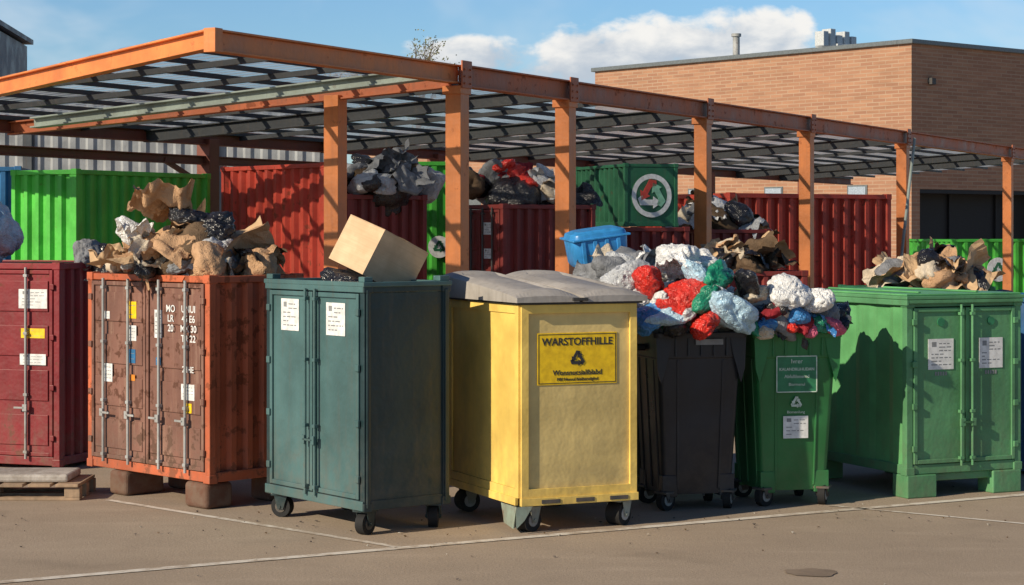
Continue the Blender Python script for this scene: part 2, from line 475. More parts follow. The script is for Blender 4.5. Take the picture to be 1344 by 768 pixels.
rnd = random.Random(3); q = MB(); bag(q, (0, 0, 0), (.22, .2, .09), BK, rnd); bag(q, (.1, .25, -.02), (.2, .2, .08), GY, rnd); bag(q, (-.12, -.12, -.06), (.14, .14, .08), GY, rnd)
q.build('garbage_bag', None, TR, loc=(-.86, 11.80, 1.40))

# =================================================================== YELLOW BIN
YP = paint('yellow_paint', (.86, .60, .15), .42, .15, .25, bottom=.25, thr=.72, dirtcol=(.4, .28, .1))
YK = paint('yellow_paint_shaded', (.68, .52, .21), .42, .15, .25, bottom=.25, thr=.72, dirtcol=(.34, .26, .13))  # toned-down yellow for the front, its shade painted into the colour
LID = paint('grey_lid', (.38, .355, .33), .5, .35, .0, bottom=0)
e = empty('waste_container', .048, 11.375, 24)
r, l = .745, 1.06
q = MB()
q.box(0, r, 0, l, .20, 1.315, 0)
for a in ((0, .045, .2, 1.31), (r-.045, r, .2, 1.31)): q.fbox('F', a[0], a[1], .001, .018, a[2], a[3], 1)
q.fbox('F', .045, r-.045, .001, .018, 1.26, 1.31, 1); q.fbox('F', .045, r-.045, .001, .018, .2, .25, 1)
q.fbox('L', 0, .05, .001, .014, .2, 1.31, 1); q.fbox('L', l-.05, l, .001, .014, .2, 1.31, 1)
q.fbox('L', .05, l-.05, .001, .012, 1.26, 1.31, 1); q.fbox('L', .05, l-.05, .001, .012, .2, .25, 1)
q.fbox('L', .051, l-.051, .0005, .003, .251, 1.259, 1)
q.build('body', e, [YK, YP], .007)
q = MB()
q.fbox('F', -.005, r+.005, .0, .03, .155, .2, 0); q.fbox('L', 0.03, l, .0, .02, .155, .2, 0)
for i in range(3):
    u = .12+i*.22; q.fbox('F', u, u+.12, .03, .034, .165, .188, 1)
q.box(.04, r-.04, .04, l-.04, .15, .199, 0)
q.build('base_rail', e, [YP, STEELD], .004)
for (a, b2) in ((-.05, .350), (.380, r+.05)):
    q = MB(); n = 18; vs = []
    for i in range(n+1):
        for j in range(n+1):
            u = a+(b2-a)*i/n; v = -.06+(l+.10)*j/n
            fu = abs(2*i/n-1)**2.5; t = j/n
            z = 1.352+.100*min(1, t*1.12)**.8+.034*(1-fu)*(1 if .04 < t else .3)
            if .16 < t < .86 and .18 < i/n < .82: z -= .016
            vs.append((u, v, z))
    m1 = n+1
    q.add(vs, [(i*m1+j, (i+1)*m1+j, (i+1)*m1+j+1, i*m1+j+1) for i in range(n) for j in range(n)], 0)
    q.add([(x, y, 1.325) for x, y, z in vs], [(i*m1+j, i*m1+j+1, (i+1)*m1+j+1, (i+1)*m1+j) for i in range(n) for j in range(n)], 0)
    per = [(i, 0) for i in range(n)]+[(n, j) for j in range(n)]+[(i, n) for i in range(n, 0, -1)]+[(0, j) for j in range(n, 0, -1)]
    pv = [vs[i*m1+j] for i, j in per]; k = len(pv)
    q.add(pv+[(x, y, 1.325) for x, y, z in pv], [(i, (i+1) % k, k+(i+1) % k, k+i) for i in range(k)], 0)
    q.build('lid', e, [LID], .004)
q = MB(); q.box(-.03, r+.03, -.035, l, 1.312, 1.33, 0); q.cyl((-.05, l+.03, 1.36), (r+.05, l+.03, 1.36), .02, 12, 0)
q.fbox('F', .30, .40, .062, .075, 1.332, 1.35, 0)
q.build('lid_rim', e, [plain('rim_dark', (.04, .04, .04), .6)], .003)
q = MB()
q.fbox('F', .105, .618, .0015, .005, .845, 1.145, 0)
ob = q.build('sign_plate', e, [YEL], .001)
q = MB()
for (a, b2, c1, d1) in ((.112, .611, 1.134, 1.138), (.112, .611, .852, .856), (.112, .116, .856, 1.134), (.607, .611, .856, 1.134)): q.fbox('F', a, b2, .005, .0062, c1, d1, 0)
recycle(q, 'F', .362, .993, .0052, .062)
q.build('sign_symbol', e, [INK])
text('sign_title', e, 'WARSTOFFHILLE', 'F', .362, 1.092, .0065, .060, INK, .0011, spacing=1.0)
text('sign_text', e, 'Wonsnucsialiblabd', 'F', .362, .913, .0065, .042, INK, .0006)
text('sign_text', e, 'Pffif Nesuul bieiheruiiglnd', 'F', .362, .875, .0065, .026, INK, .0002)
q = MB()
for (x, y, a) in ((.07, .06, 22), (r-.08, .07, 30), (.07, l-.1, 0), (r-.08, l-.1, 15)):
    caster(q, x, y, .068, .095, .155, a)
q.build('casters', e, [paint('caster_grey', (.25, .28, .25), .5), RUBBER, STEEL], .002)
q = MB()
vs = [(x, y, z) for x in (-.045, -.033) for (y, z) in ((-.04, .155), (.17, .155), (.13, .05), (.0, .03))]
q.add(vs, [(0, 1, 2, 3), (4, 5, 6, 7), (0, 1, 5, 4), (1, 2, 6, 5), (2, 3, 7, 6), (3, 0, 4, 7)])
vs = [(x, y, z) for y in (-.052, -.040) for (x, z) in ((-.045, .155), (.05, .155), (.0, .08), (-.045, .04))]
q.add(vs, [(0, 1, 2, 3), (4, 5, 6, 7), (0, 1, 5, 4), (1, 2, 6, 5), (2, 3, 7, 6), (3, 0, 4, 7)])
q.build('wheel_guard', e, [paint('guard_green', (.30, .38, .32), .5, .5, .7, thr=.55)], .003)

# =================================================================== WHEELIE BINS
def wbin(name, x, y, th, w, d, H, mat, rimmat):
    e = empty(name, x, y, th)
    q = MB(); t = .055
    lv = []
    for f, z in ((0, .10), (.04, .12), (.5, .55), (.9, H-.16)):
        k = t*(1-f/.9*.85); lv.append((z, k, w-k, k, d-k*.6, .035))
    lv += [(H-.155, -.0, w, -.0, d, .035), (H-.02, -.008, w+.008, -.008, d+.008, .035)]
    q.loft(lv, 0, cap=(True, False))
    q.loft([(H-.03, -.028, w+.028, -.03, d+.028, .045), (H, -.030, w+.030, -.032, d+.030, .045), (H+.004, -.024, w+.024, -.026, d+.024, .04), (H+.004, .012, w-.012, .012, d-.012, .03), (H-.14, .02, w-.02, .02, d-.02, .03)], 0, cap=(True, True))
    q.build('body', e, [mat], .004, autosmooth=True)
    q = MB()
    for s in (0, 1):
        def X(u): return u if s == 0 else w-u
        vs = []
        for dy in (-.006, .03):
            for (u, z) in ((-.012, H-.03), (.085, H-.03), (.07, H-.12), (.03, H-.26), (.018, H-.30), (-.004, H-.22)):
                vs.append((X(u), dy-.004, z))
        n = 6
        q.add(vs, [tuple(range(n)), tuple(range(n, 2*n))]+[(i, (i+1) % n, n+(i+1) % n, n+i) for i in range(n)], 0)
    for i in range(5):
        u = w*(.2+.15*i); q.fbox('F', u-.006, u+.006, .0, .014, H-.145, H-.03, 0)
    for u in (.13, w-.13):
        q.beam((u, -.002+.012, H-.17), (u+(w/2-u)*.1, t*.98-.006, .13), .014, .012, 0, up=Vector((0, 1, 0)))
    for v in (.12, d*.5, d-.12):
        q.beam((-.002+.012, v, H-.17), (t*.98-.006, v, .13), .014, .012, 0, up=Vector((1, 0, 0)))
    for u in (t-.012, w-t-.085):
        q.box(u, u+.097, t-.012, t+.09, .085, .22, 0); q.box(u, u+.097, d-t-.09, d-t+.02, .085, .22, 0)
    q.cyl((-.055, d/2, H-.10), (.01, d/2, H-.10), .022, 14, 0)
    q.build('ribs', e, [mat], .004)
    q = MB()
    for (a, b2, g) in ((t+.02, t+.02, 30), (w-t-.02, t+.02, 60), (t+.02, d-t-.04, 10), (w-t-.02, d-t-.04, 80)):
        caster(q, a, b2, .066, .045, .12, g)
    q.build('casters', e, [STEELD, RUBBER, STEEL], .002)
    return e
BLK = paint('black_bin_plastic', (.022, .024, .031), .35, .15, .0, bottom=.12, bump=.10, dirtcol=(.05, .05, .055))
GRN = paint('green_bin_plastic', (.030, .175, .055), .36, .12, .0, bottom=.12, bump=.10, dirtcol=(.05, .10, .045))
e = wbin('wheeled_bin', .90, 12.20, 15, .56, .52, 1.105, BLK, BLK)
q = MB(); q.fbox('F', .24, .42, .016, .019, 1.03, 1.065, 0); q.build('labels', e, [GREYINK])
e = wbin('wheeled_bin', 1.53, 12.40, 12, .54, .6, 1.095, GRN, GRN)
LG = plain('sticker_green', (.03, .20, .09), .5)
LT = plain('sticker_text', (.6, .72, .62), .5)
q = MB()
u0, u1, z0, z1 = .13, .40, .72, .95
q.fbox('F', u0, u1, .002, .004, z0, z1, 0)
for (a, b2, c1, d1) in ((u0, u1, z1-.006, z1), (u0, u1, z0, z0+.006), (u0, u0+.006, z0, z1), (u1-.006, u1, z0, z1)): q.fbox('F', a, b2, .004, .0052, c1, d1, 1)
recycle(q, 'F', .265, .655, -.004, .05, (1, 1, 1))
q.build('sticker', e, [LG, LT])
text('sticker_text', e, 'Ivrer', 'F', .265, .915, .006, .040, LT); text('sticker_text', e, 'KALANDRUHUDAN', 'F', .265, .865, .006, .026, LT, .0003)
text('sticker_text', e, 'Abfallihmemd', 'F', .265, .82, .006, .030, LT); text('sticker_text', e, 'Biormenul', 'F', .265, .77, .006, .026, LT)
text('sticker_text', e, 'Biomenilung', 'F', .265, .595, -.012, .024, LT)
q = MB(); label(q, 'F', .265, .50, .165, .14, -.018, 0, 5, 5); q.build('labels', e, LMATS)

# =================================================================== GREEN CONTAINER RIGHT
GC = paint('green_paint_shaded', (.095, .27, .125), .45, .2, .35, bottom=.25, thr=.68)  # darker copy of the green, shade of the front painted in
GCL = paint('green_paint_lit', (.12, .37, .145), .45, .15, .3, bottom=.25, thr=.7)  # lighter copy for left side and roof, sunlight painted in
e, ro = container('waste_container', 2.554, 12.82, 24, 1.27, .915, .15, 1.285, GC, 'corr', 'bars', matL=GCL, pitch=.39, depth=.012)
finish_rods(ro, e, GC)
q = MB()
q.box(-.02, .935, -.03, 1.29, 1.288, 1.312, 0); q.box(.0, .915, .0, 1.27, 1.312, 1.325, 1)
q.box(-.02, .0, -.03, 1.29, 1.25, 1.287, 0); q.box(0, .915, -.028, -.01, 1.262, 1.287, 0)
for u in (.16, .62): q.box(u, u+.025, .1, 1.17, 1.326, 1.338, 1)
q.build('roof_cap', e, [GC, GCL], .005)
q = MB()
for (a, b2) in ((.02, .20), (.70, .88)):
    q.box(a-.02, b2+.03, -.01, .16, 0, .15, 0); q.box(a-.02, b2+.03, 1.08, 1.24, 0, .15, 0)
q.box(0.0, .915, .03, .05, .1, .15, 0)
q.build('feet', e, [GC], .008)
q = MB()
label(q, 'F', .27, .93, .20, .20, -.004, 0, 7, 8); label(q, 'F', .67, .93, .19, .20, -.004, 0, 7, 9)
for u in (.27, .67):
    for i in range(5): q.fbox('F', u-.045+i*.02, u-.033+i*.02, -.005, -.003, .80-.01, .815, 2)
q.build('labels', e, LMATS)
for u in (.27, .67):
    q = MB(); q.cyl(fpt('F', u, -.005, 1.14), fpt('F', u, .002, 1.14), .028, 20, 0); q.build('emblem', e, [LG])

# =================================================================== RUST CONTAINER
RC = paint('rust_orange_sunlit', (.50, .12, .05), .6, .4, .8, rustcol=(.22, .06, .025), dirtcol=(.20, .08, .04), bottom=.25, thr=.54)  # rust orange, brightened to paint sunlight onto the right side
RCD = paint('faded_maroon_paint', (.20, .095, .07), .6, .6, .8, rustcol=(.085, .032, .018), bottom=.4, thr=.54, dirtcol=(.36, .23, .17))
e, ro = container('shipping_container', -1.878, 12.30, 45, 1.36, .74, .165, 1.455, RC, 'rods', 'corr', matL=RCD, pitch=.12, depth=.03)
finish_rods(ro, e, STEEL)
q = MB()
q.box(-.01, .20, .02, .26, 0, .162, 0); q.box(-.01, .3, .9, 1.1, 0, .162, 0); q.box(.5, .7, .05, .25, 0, .162, 0); q.box(.45, .7, .9, 1.1, 0, .162, 0)
q.build('skids', e, [paint('old_timber', (.15, .07, .045), .85, .4, .5)], .03, 4)
q = MB()
L_ = lambda u, z, w, h, mt=0, rows=4, sd=1: label(q, 'L', u, z, w, h, .004, mt, rows, sd, rows > 3)
L_(.83, 1.22, .09, .11, 4, 3, 1); L_(.83, 1.07, .09, .10, 0, 4, 2); L_(.54, 1.14, .08, .18, 0, 6, 3); L_(.83, .92, .07, .09, 3, 2, 5); L_(1.12, .80, .12, .12, 0, 4, 6); L_(.54, .90, .05, .05, 3, 2, 7); L_(.22, .72, .14, .10, 0, 4, 8); L_(.22, .62, .08, .06, 4, 2, 9); L_(1.12, 1.18, .06, .05, 0, 2, 10); L_(.83, .78, .06, .04, 5, 1, 4)
q.build('labels', e, LMATS)
for i, s in enumerate(('UNUI', '45 E6', 'MX 30', 'TR 22')):
    text('stencil', e, s, 'L', .215, 1.24-.062*i, .0055, .062, WHITE, .0008)
for i, s in enumerate(('MO', 'LR', '20')):
    text('stencil', e, s, 'L', .40, 1.24-.062*i, .0095, .062, WHITE, .0008)
text('stencil', e, '2 IHE', 'L', .22, .86, .0055, .055, WHITE, .0006)

# =================================================================== FAR LEFT RED CONTAINER
RR = paint('crimson_paint', (.22, .016, .022), .5, .25, .6, bottom=.3, thr=.6)
e, ro = container('shipping_container', -3.267, 14.3, 70, 1.7, 1.3, .03, 1.50, RR, 'rods', 'corr')
finish_rods(ro, e, STEEL)
q = MB(); label(q, 'L', .22, 1.24, .24, .14, .004, 0, 5, 3); label(q, 'L', .22, .99, .2, .07, .004, 4, 3, 4); label(q, 'L', .22, .80, .22, .08, .004, 0, 3, 5)
q.build('labels', e, LMATS)
rnd = random.Random(12); q = MB(); bag(q, (-.03, 0, .2), (.17, .2, .28), CL, rnd); bag(q, (-.25, .1, .18), (.2, .2, .25), WH, rnd)
q.build('garbage_bag', None, TR, loc=(-3.86, 14.8, 1.5))
rnd = random.Random(14); q = MB(); bag(q, (0, 0, .06), (.14, .12, .09), GY, rnd); bag(q, (.1, 0, .05), (.1, .1, .08), BK, rnd)
q.build('garbage_bag', None, TR, loc=(-3.15, 14.75, 1.49))

q = MB(); px, py = -4.0, 12.72
for i in range(3):
    yy = py+.02+i*.21; q.box(px, px+1.22, yy, yy+.08, 0, .02, 0)
    for xx in (px, px+.56, px+1.12): q.box(xx, xx+.1, yy, yy+.08, .02, .085, 0)
for i in range(7): q.box(px+i*.178, px+i*.178+.145, py, py+.52, .087, .107, 0)
q.build('wooden_pallet', None, [paint('pallet_wood', (.42, .29, .19), .85, .5, .3)], .004)
q = MB()
q.box(-.55, .55, -.2, .2, 0, .05, 0); q.build('timber_board', None, [paint('weathered_board', (.46, .43, .40), .85, .4, .2)], .015, loc=(-3.42, 13.0, .109))

# =================================================================== BACK ROW
BG = paint('bright_green_paint', (.075, .47, .055), .5, .25, .4, bottom=0, thr=.66)
BRD = paint('red_oxide_paint', (.50, .060, .036), .55, .3, .6, bottom=0, thr=.6)
BDR = paint('dark_red_oxide', (.21, .032, .028), .55, .3, .6, bottom=0, thr=.6)
DG = paint('deep_green_paint', (.025, .14, .07), .5, .3, .4, bottom=0, thr=.65)
BLU = paint('blue_paint', (.03, .14, .34), .5, .3, .4, bottom=.2)
e, ro = container('shipping_container', -3.96, 18.0, 60, .80, 1.93, .02, 2.29, BG, pitch=.15, depth=.04)
e, ro = container('shipping_container', -1.767, 18.6, 40, 1.82, .25, .02, 2.37, BRD, pitch=.15, depth=.04)
e, ro = container('shipping_container', -1.56, 18.78, 40, 1.5, .95, .02, 2.075, BDR, pitch=.13, depth=.04)
e, ro = container('shipping_container', -1.09, 21.5, 8, 1.2, .62, .02, 2.48, BG, pitch=.15, depth=.04)
q = MB(); q.cyl(fpt('F', .30, 0, 1.55), fpt('F', .30, .012, 1.55), .12, 30, 0); recycle(q, 'F', .30, 1.55, .013, .09, (1, 1, 1)); q.build('logo', e, [WHITE, DG])
e, ro = container('shipping_container', -.09, 19.5, 35, .85, 1.15, .02, 1.99, BDR, 'rods', 'corr', pitch=.13, depth=.04)
finish_rods(ro, e, STEELD)
q = MB(); label(q, 'L', .25, 1.75, .16, .12, .004, 0, 4, 3); label(q, 'L', .25, 1.50, .14, .1, .004, 0, 4, 4); q.build('labels', e, LMATS)
e, ro = container('shipping_container', 1.195, 21.0, 20, 1.41, .62, 1.77, 2.44, DG, 'corr', 'flat', pitch=.13, depth=.04, fr_w=.04)
q = MB(); q.cyl(fpt('F', .31, -.012, 2.10), fpt('F', .31, .004, 2.10), .235, 40, 1)
ring(q, 'F', .31, 2.10, .006, .180, .232, 0)
recycle(q, 'F', .31, 2.105, .005, .215, (0, 3, 2), .006)
q.build('logo', e, [WHITE, DG, plain('logo_red', (.55, .06, .04), .5), plain('logo_green', (.25, .55, .38), .5)])
e, ro = container('shipping_container', 1.10, 20.9, 20, 1.45, .85, .02, 1.765, BDR, pitch=.13, depth=.04)
e, ro = container('shipping_container', 2.25, 22.7, 20, 1.0, .8, .02, 1.74, BDR, pitch=.13, depth=.04)
e, ro = container('waste_container', 1.90, 18.0, 15, .9, .85, .02, 1.36, BDR, pitch=.13, depth=.04)
e, ro = container('shipping_container', 2.86, 26.0, 30, 2.2, 2.75, .02, 2.22, BRD, pitch=.19, depth=.06, fr_w=.07)
e, ro = container('waste_container', 3.55, 19.0, 15, 1.0, 1.2, .02, 1.18, DG, pitch=.13, depth=.04)
e, ro = container('shipping_container', 8.0, 36.0, 12, 2.0, 3.5, .02, 1.55, BG, pitch=.2, depth=.05)
q = MB(); q.cyl(fpt('F', .9, 0, 1.0), fpt('F', .9, .012, 1.0), .22, 30, 0); recycle(q, 'F', .9, 1.0, .013, .17, (1, 1, 1)); q.build('logo', e, [WHITE, DG])
e, ro = container('waste_container', 3.66, 13.95, 12, .9, 1.1, .02, 1.27, BLU, pitch=.13, depth=.03)
e, ro = container('shipping_container', -6.2, 19.3, 8, 2.0, 1.38, .02, 2.36, BLU, pitch=.15, depth=.04)
e, ro = container('waste_container', .50, 13.25, 12, 1.1, .85, .02, 1.36, STEELD, pitch=.13, depth=.03)
q = MB(); q.loft([(0, .02, .36, .02, .28, .05), (.03, 0, .38, 0, .30, .06), (.2, -.01, .39, -.01, .31, .06), (.235, 0, .38, 0, .30, .06), (.25, .04, .34, .04, .26, .05)], 0)
for i in range(4): q.box(.04+i*.085, .07+i*.085, -.016, -.004, .03, .19, 0)
q.box(-.02, .40, -.022, .325, .19, .205, 0)
ob = q.build('plastic_crate', None, [plain('crate_blue', (.04, .27, .62), .35)], .004, autosmooth=True, loc=(.46, 13.72, 1.465)); ob.rotation_euler = (R_(4), R_(-8), R_(14))

# ---------------- piles
pile('garbage_pile', -2.13, 13.03, 1.43, .64, .40, .42, 135, [BR, BR, BK, BE, DB, BR, BK, SV], 12, 18, .13, 21, core=DB, crump=.6, flats=16, flatpal=(CB, BR, CB),
     extra=[(-2.50, 13.05, 1.72, .10, WH), (-1.96, 12.78, 1.70, .15, BK), (-1.86, 12.7, 1.58, .13, SV), (-2.35, 12.7, 1.52, .10, BK), (-2.1, 12.62, 1.52, .09, GY), (-2.05, 12.85, 1.80, .12, BK)],
     esheets=[(-2.28, 12.85, 1.84, .46, .38, BR), (-2.2, 12.7, 1.66, .42, .38, BR), (-2.40, 12.95, 1.66, .36, .3, BR), (-2.30, 12.75, 1.58, .34, .26, BE), (-2.0, 12.62, 1.52, .34, .3, CB), (-2.6, 13.05, 1.56, .3, .25, CB), (-2.46, 12.95, 1.74, .2, .2, WH), (-1.80, 12.72, 1.50, .3, .22, GY)])
pile('garbage_pile', -1.30, 19.3, 2.06, .54, .40, .48, 40, [GY, SV, BK, BK, SV, GY, WH, BK, BK, DB], 22, 8, .16, 31, core=BK)
pile('garbage_pile', .12, 20.2, 1.97, .62, .45, .52, 35, [WH, SV, BK, DB, RD, GY, BE, CL, BK, BK, SV, DR], 26, 10, .15, 41, core=BK, peak=(-.4, 0))
pile('garbage_pile', 2.42, 23.3, 1.72, .50, .40, .46, 20, [BK, DB, BR, GY, SV, BE, WH], 14, 12, .15, 51, core=DB)
pile('garbage_pile', 2.15, 18.5, 1.33, .36, .36, .38, 20, [BR, CB, BR, DB, BK, BE], 6, 14, .14, 61, core=DB, flats=8)
pile('garbage_pile', .90, 13.55, 1.34, .36, .42, .26, 12, [GY, SV, WH, SV, BE, GY], 14, 8, .14, 71, core=GY)
pile('garbage_pile', 1.10, 12.55, 1.07, .32, .30, .42, 15, [WH, SV, WH, BK, CL, GY, WH, GN, BE], 20, 8, .12, 83, core=SV, sub=3,
     extra=[(.84, 12.22, 1.43, .115, RD), (1.05, 12.16, 1.32, .13, RD), (1.17, 12.08, 1.165, .11, RD), (.93, 12.2, 1.30, .09, WH), (1.04, 12.45, 1.55, .16, WH), (1.34, 12.14, 1.25, .135, CL), (.84, 12.16, 1.20, .11, BL), (.93, 12.1, 1.20, .09, CL), (1.27, 12.3, 1.44, .12, GN), (1.2, 12.5, 1.50, .13, WH), (.99, 12.12, 1.13, .07, BK), (.72, 12.4, 1.43, .15, SV), (1.15, 12.22, 1.46, .09, CL), (1.19, 12.10, 1.33, .075, GN), (1.46, 12.3, 1.40, .10, BK), (1.08, 12.08, 1.22, .05, SV), (.80, 12.28, 1.32, .08, SV)],
     esheets=[(1.0, 12.3, 1.58, .24, .2, WH), (1.26, 12.14, 1.36, .16, .12, WH)])
pile('garbage_pile', 1.77, 12.74, 1.06, .36, .34, .32, 12, [WH, SV, BK, GY, BE, BK, BE, GY, WH], 22, 8, .115, 91, core=BK, sub=3,
     extra=[(1.72, 12.33, 1.35, .13, WH), (1.50, 12.36, 1.34, .10, BE), (1.6, 12.34, 1.15, .075, BL), (1.72, 12.36, 1.14, .06, RD), (1.82, 12.38, 1.15, .07, DR), (1.92, 12.42, 1.15, .07, GN), (2.02, 12.48, 1.13, .08, PK), (2.08, 12.6, 1.12, .07, BK), (1.5, 12.32, 1.13, .07, GN), (1.90, 12.38, 1.30, .11, WH), (1.98, 12.55, 1.20, .09, GY), (1.62, 12.32, 1.23, .07, DR), (1.78, 12.34, 1.21, .065, BL), (1.66, 12.34, 1.25, .08, BK), (1.56, 12.3, 1.11, .06, BE), (1.86, 12.4, 1.12, .06, PK)],
     esheets=[(1.95, 12.45, 1.17, .2, .16, BL)])
pile('garbage_pile', 4.15, 19.6, 1.16, .46, .42, .46, 20, [BK, DB, BR, GY, BE, BR, CB, BK], 14, 20, .16, 101, core=DB, flats=8)

# =================================================================== SHELTER
OR = paint('orange_primer_steel', (.72, .235, .07), .5, .3, .45, rustcol=(.32, .09, .04), bottom=0, thr=.62, dirtcol=(.32, .12, .06))
ORD = paint('rust_brown_steel', (.48, .14, .058), .55, .35, .6, rustcol=(.18, .05, .025), bottom=0, thr=.6)
GB = paint('grey_green_steel', (.34, .40, .36), .55, .3, .3, bottom=0)
DBM = paint('dark_beam', (.04, .045, .052), .6, .3, .3, bottom=0)
m, nt, b = newmat('polycarbonate_sheet')
out = nt.nodes.get('Material Output')
o = objco(nt)
n1 = noise_(nt, o, 1.6, 4)
tp = nt.nodes.new('ShaderNodeBsdfTransparent'); tp.inputs[0].default_value = (.93, .95, .97, 1)
tl = nt.nodes.new('ShaderNodeBsdfTranslucent'); nt.links.new(mix_(nt, mapr(nt, n1, .35, .65), (.42, .48, .54), (.82, .86, .90)), tl.inputs[0])
df = nt.nodes.new('ShaderNodeBsdfDiffuse'); df.inputs[0].default_value = (.78, .82, .86, 1)
nt.nodes.remove(b)
mx = nt.nodes.new('ShaderNodeMixShader'); mx.inputs[0].default_value = .65; nt.links.new(df.outputs[0], mx.inputs[1]); nt.links.new(tl.outputs[0], mx.inputs[2])
mx2 = nt.nodes.new('ShaderNodeMixShader'); mx2.inputs[0].default_value = .6; nt.links.new(mx.outputs[0], mx2.inputs[1]); nt.links.new(tp.outputs[0], mx2.inputs[2])
nt.links.new(mx2.outputs[0], out.inputs[0])
POLY = m
sh = empty('shelter', -.47, 17.0, 62.2)
K = .06; T0, T1, S1 = -3.5, 26.0, 5.0; SK = .363
def ts(s): return T0+SK*s
def zr(s): return 3.15-K*s
def chan(mb, p0, p1, h=.19, w=.11, mat=0):
    p0 = Vector(p0); p1 = Vector(p1); u = Vector((0, 0, 1))
    mb.beam(p0-u*h/2, p1-u*h/2, .02, h-.03, mat)
    mb.beam(p0-u*.0075, p1-u*.0075, w, .015, mat); mb.beam(p0-u*(h-.0075), p1-u*(h-.0075), w, .015, mat)
q = MB()
chan(q, (T0-.02, 0, 3.15), (0, 0, 3.15), .16, .10, 0)
chan(q, (0.0, -.02, 3.155), (T1, -.02, 3.155), .19, .12, 1)
chan(q, (ts(.03), .03, zr(.03)), (ts(S1), S1, zr(S1)), .14, .10, 0)
q.box(T0-.05, T0+.04, -.06, .04, 2.985, 3.155, 0)
q.build('fascia_beam', sh, [OR, ORD], .003)
q = MB()
posts = (0, 2.1, 5.53, 8.95, 13.1, 19.3, 21.6, 25.5)
for t in posts:
    q.box(t-.075, t+.075, -.075, .075, .0, 2.965, 0)
    q.box(t-.095, t+.095, -.085, .095, 2.90, 2.97, 0)
    q.box(t-.085, t+.085, -.10, -.084, 2.95, 3.185, 1)
    q.box(t-.12, t+.12, -.12, .12, 0, .02, 0)
    for dz in (2.99, 3.05, 3.11):
        for dt in (-.05, .05): q.cyl((t+dt, -.112, dz), (t+dt, -.10, dz), .010, 8, 1)
q.box(-.075, .075, 1.165, 1.315, 0, 2.93, 0)
q.build('post', sh, [OR, ORD], .008)
q = MB()
for t in (-1.6, 3.2, 8.3, 13, 18, 23):
    q.box(t-.09, t+.09, S1-.09, S1+.09, 0, zr(S1)-.1, 0)
chan(q, (ts(S1), S1, zr(S1)), (T1, S1, zr(S1)), .17, .12, 0)
chan(q, (ts(S1), S1, 2.56), (8.3, S1, 2.56), .10, .08, 0)
q.beam((-1.6, S1, 2.2), (-.8, S1, 2.5), .05, .05, 0); q.beam((3.2, S1, 2.2), (2.4, S1, 2.5), .05, .05, 0)
q.build('rear_frame', sh, [paint('rear_brown_steel', (.20, .06, .04), .6, bottom=0)], .006)
q = MB()
chan(q, (0, .06, zr(0)-.06), (0, S1, zr(S1)-.06), .13, .10, 1)
chan(q, (-.45, .06, zr(0)-.055), (-.45, S1*.86, zr(S1*.86)-.10), .10, .14, 0)
for t in (2.1, 5.53, 8.95, 13.1, 19.3, 21.6):
    chan(q, (t, .06, zr(0)-.05), (t, S1, zr(S1)-.05), .13, .10, 2)
q.build('rafter', sh, [GB, ORD, DBM], .003)
q = MB()
n = 11
for i in range(n):
    s = .15+i*(S1-.2)/(n-1)
    q.beam((ts(s)+.03, s, zr(s)-.030), (T1, s, zr(s)-.030), .03, .04, 0)
for t in (-2.3, -1.2, 1.05, 3.8, 7.2, 11, 16.2):
    s1 = min(S1, (t-T0)/SK)
    q.beam((t, .06, zr(.06)-.075), (t, s1, zr(s1)-.075), .04, .045, 0)
q.build('purlin', sh, [DBM])
q = MB(); t = T0+.05; pp = []
while t < T1:
    pp += [(t, .0), (t+.04, .018), (t+.07, .018), (t+.11, 0)]; t += .15
vs = []
for (t, dz) in pp:
    s1 = max(.07, min(S1+.1, (t-T0)/SK)); vs += [(t, .06, zr(.06)+dz), (t, s1, zr(s1)+dz)]
q.add(vs, [(2*i, 2*i+2, 2*i+3, 2*i+1) for i in range(len(pp)-1)], 0)
q.build('roof_sheet', sh, [POLY])
q = MB(); q.cyl((13.15, -.16, 3.05), (12.4, -.16, 1.1), .022, 10, 0); q.build('stay_rod', sh, [GB])

# =================================================================== BRICK BUILDING
def brick(name, c1, c2, mortar):
    m, nt, b = newmat(name)
    o = objco(nt); sep = nt.nodes.new('ShaderNodeSeparateXYZ'); nt.links.new(o, sep.inputs[0])
    cb = nt.nodes.new('ShaderNodeCombineXYZ'); nt.links.new(math_(nt, 'ADD', sep.outputs[0], sep.outputs[1]), cb.inputs[0]); nt.links.new(sep.outputs[2], cb.inputs[1])
    bt = nt.nodes.new('ShaderNodeTexBrick'); nt.links.new(cb.outputs[0], bt.inputs['Vector'])
    bt.inputs['Scale'].default_value = 1; bt.inputs['Brick Width'].default_value = .5; bt.inputs['Row Height'].default_value = .115
    bt.inputs['Mortar Size'].default_value = .014; bt.inputs['Color1'].default_value = (*c1, 1); bt.inputs['Color2'].default_value = (*c2, 1); bt.inputs['Mortar'].default_value = (*mortar, 1)
    bt.inputs['Bias'].default_value = -.1
    mp = nt.nodes.new('ShaderNodeMapping'); mp.inputs['Scale'].default_value = (.35, 3.5, 1); nt.links.new(cb.outputs[0], mp.inputs[0])
    n1 = noise_(nt, mp.outputs[0], 2, 5); n2 = noise_(nt, cb.outputs[0], .35, 4)
    c = mix_(nt, mapr(nt, n1, .4, .7, 0, .5), bt.outputs[0], tuple(x*.6 for x in c1))
    c = mix_(nt, mapr(nt, n2, .4, .75, 0, .3), c, tuple(x*1.35 for x in c2))
    nt.links.new(c, b.inputs['Base Color']); b.inputs['Roughness'].default_value = .9
    return m
BRK = brick('tan_brick', (.42, .225, .135), (.32, .16, .10), (.42, .30, .21))
CAP = plain('parapet_metal', (.14, .16, .17), .4); DARK = plain('dark_opening', (.012, .012, .014), .7)
e = empty('brick_building', 12.1, 60.0, 40)
Hb = 7.35; W2 = 24; Lb = 14.2
q = MB()
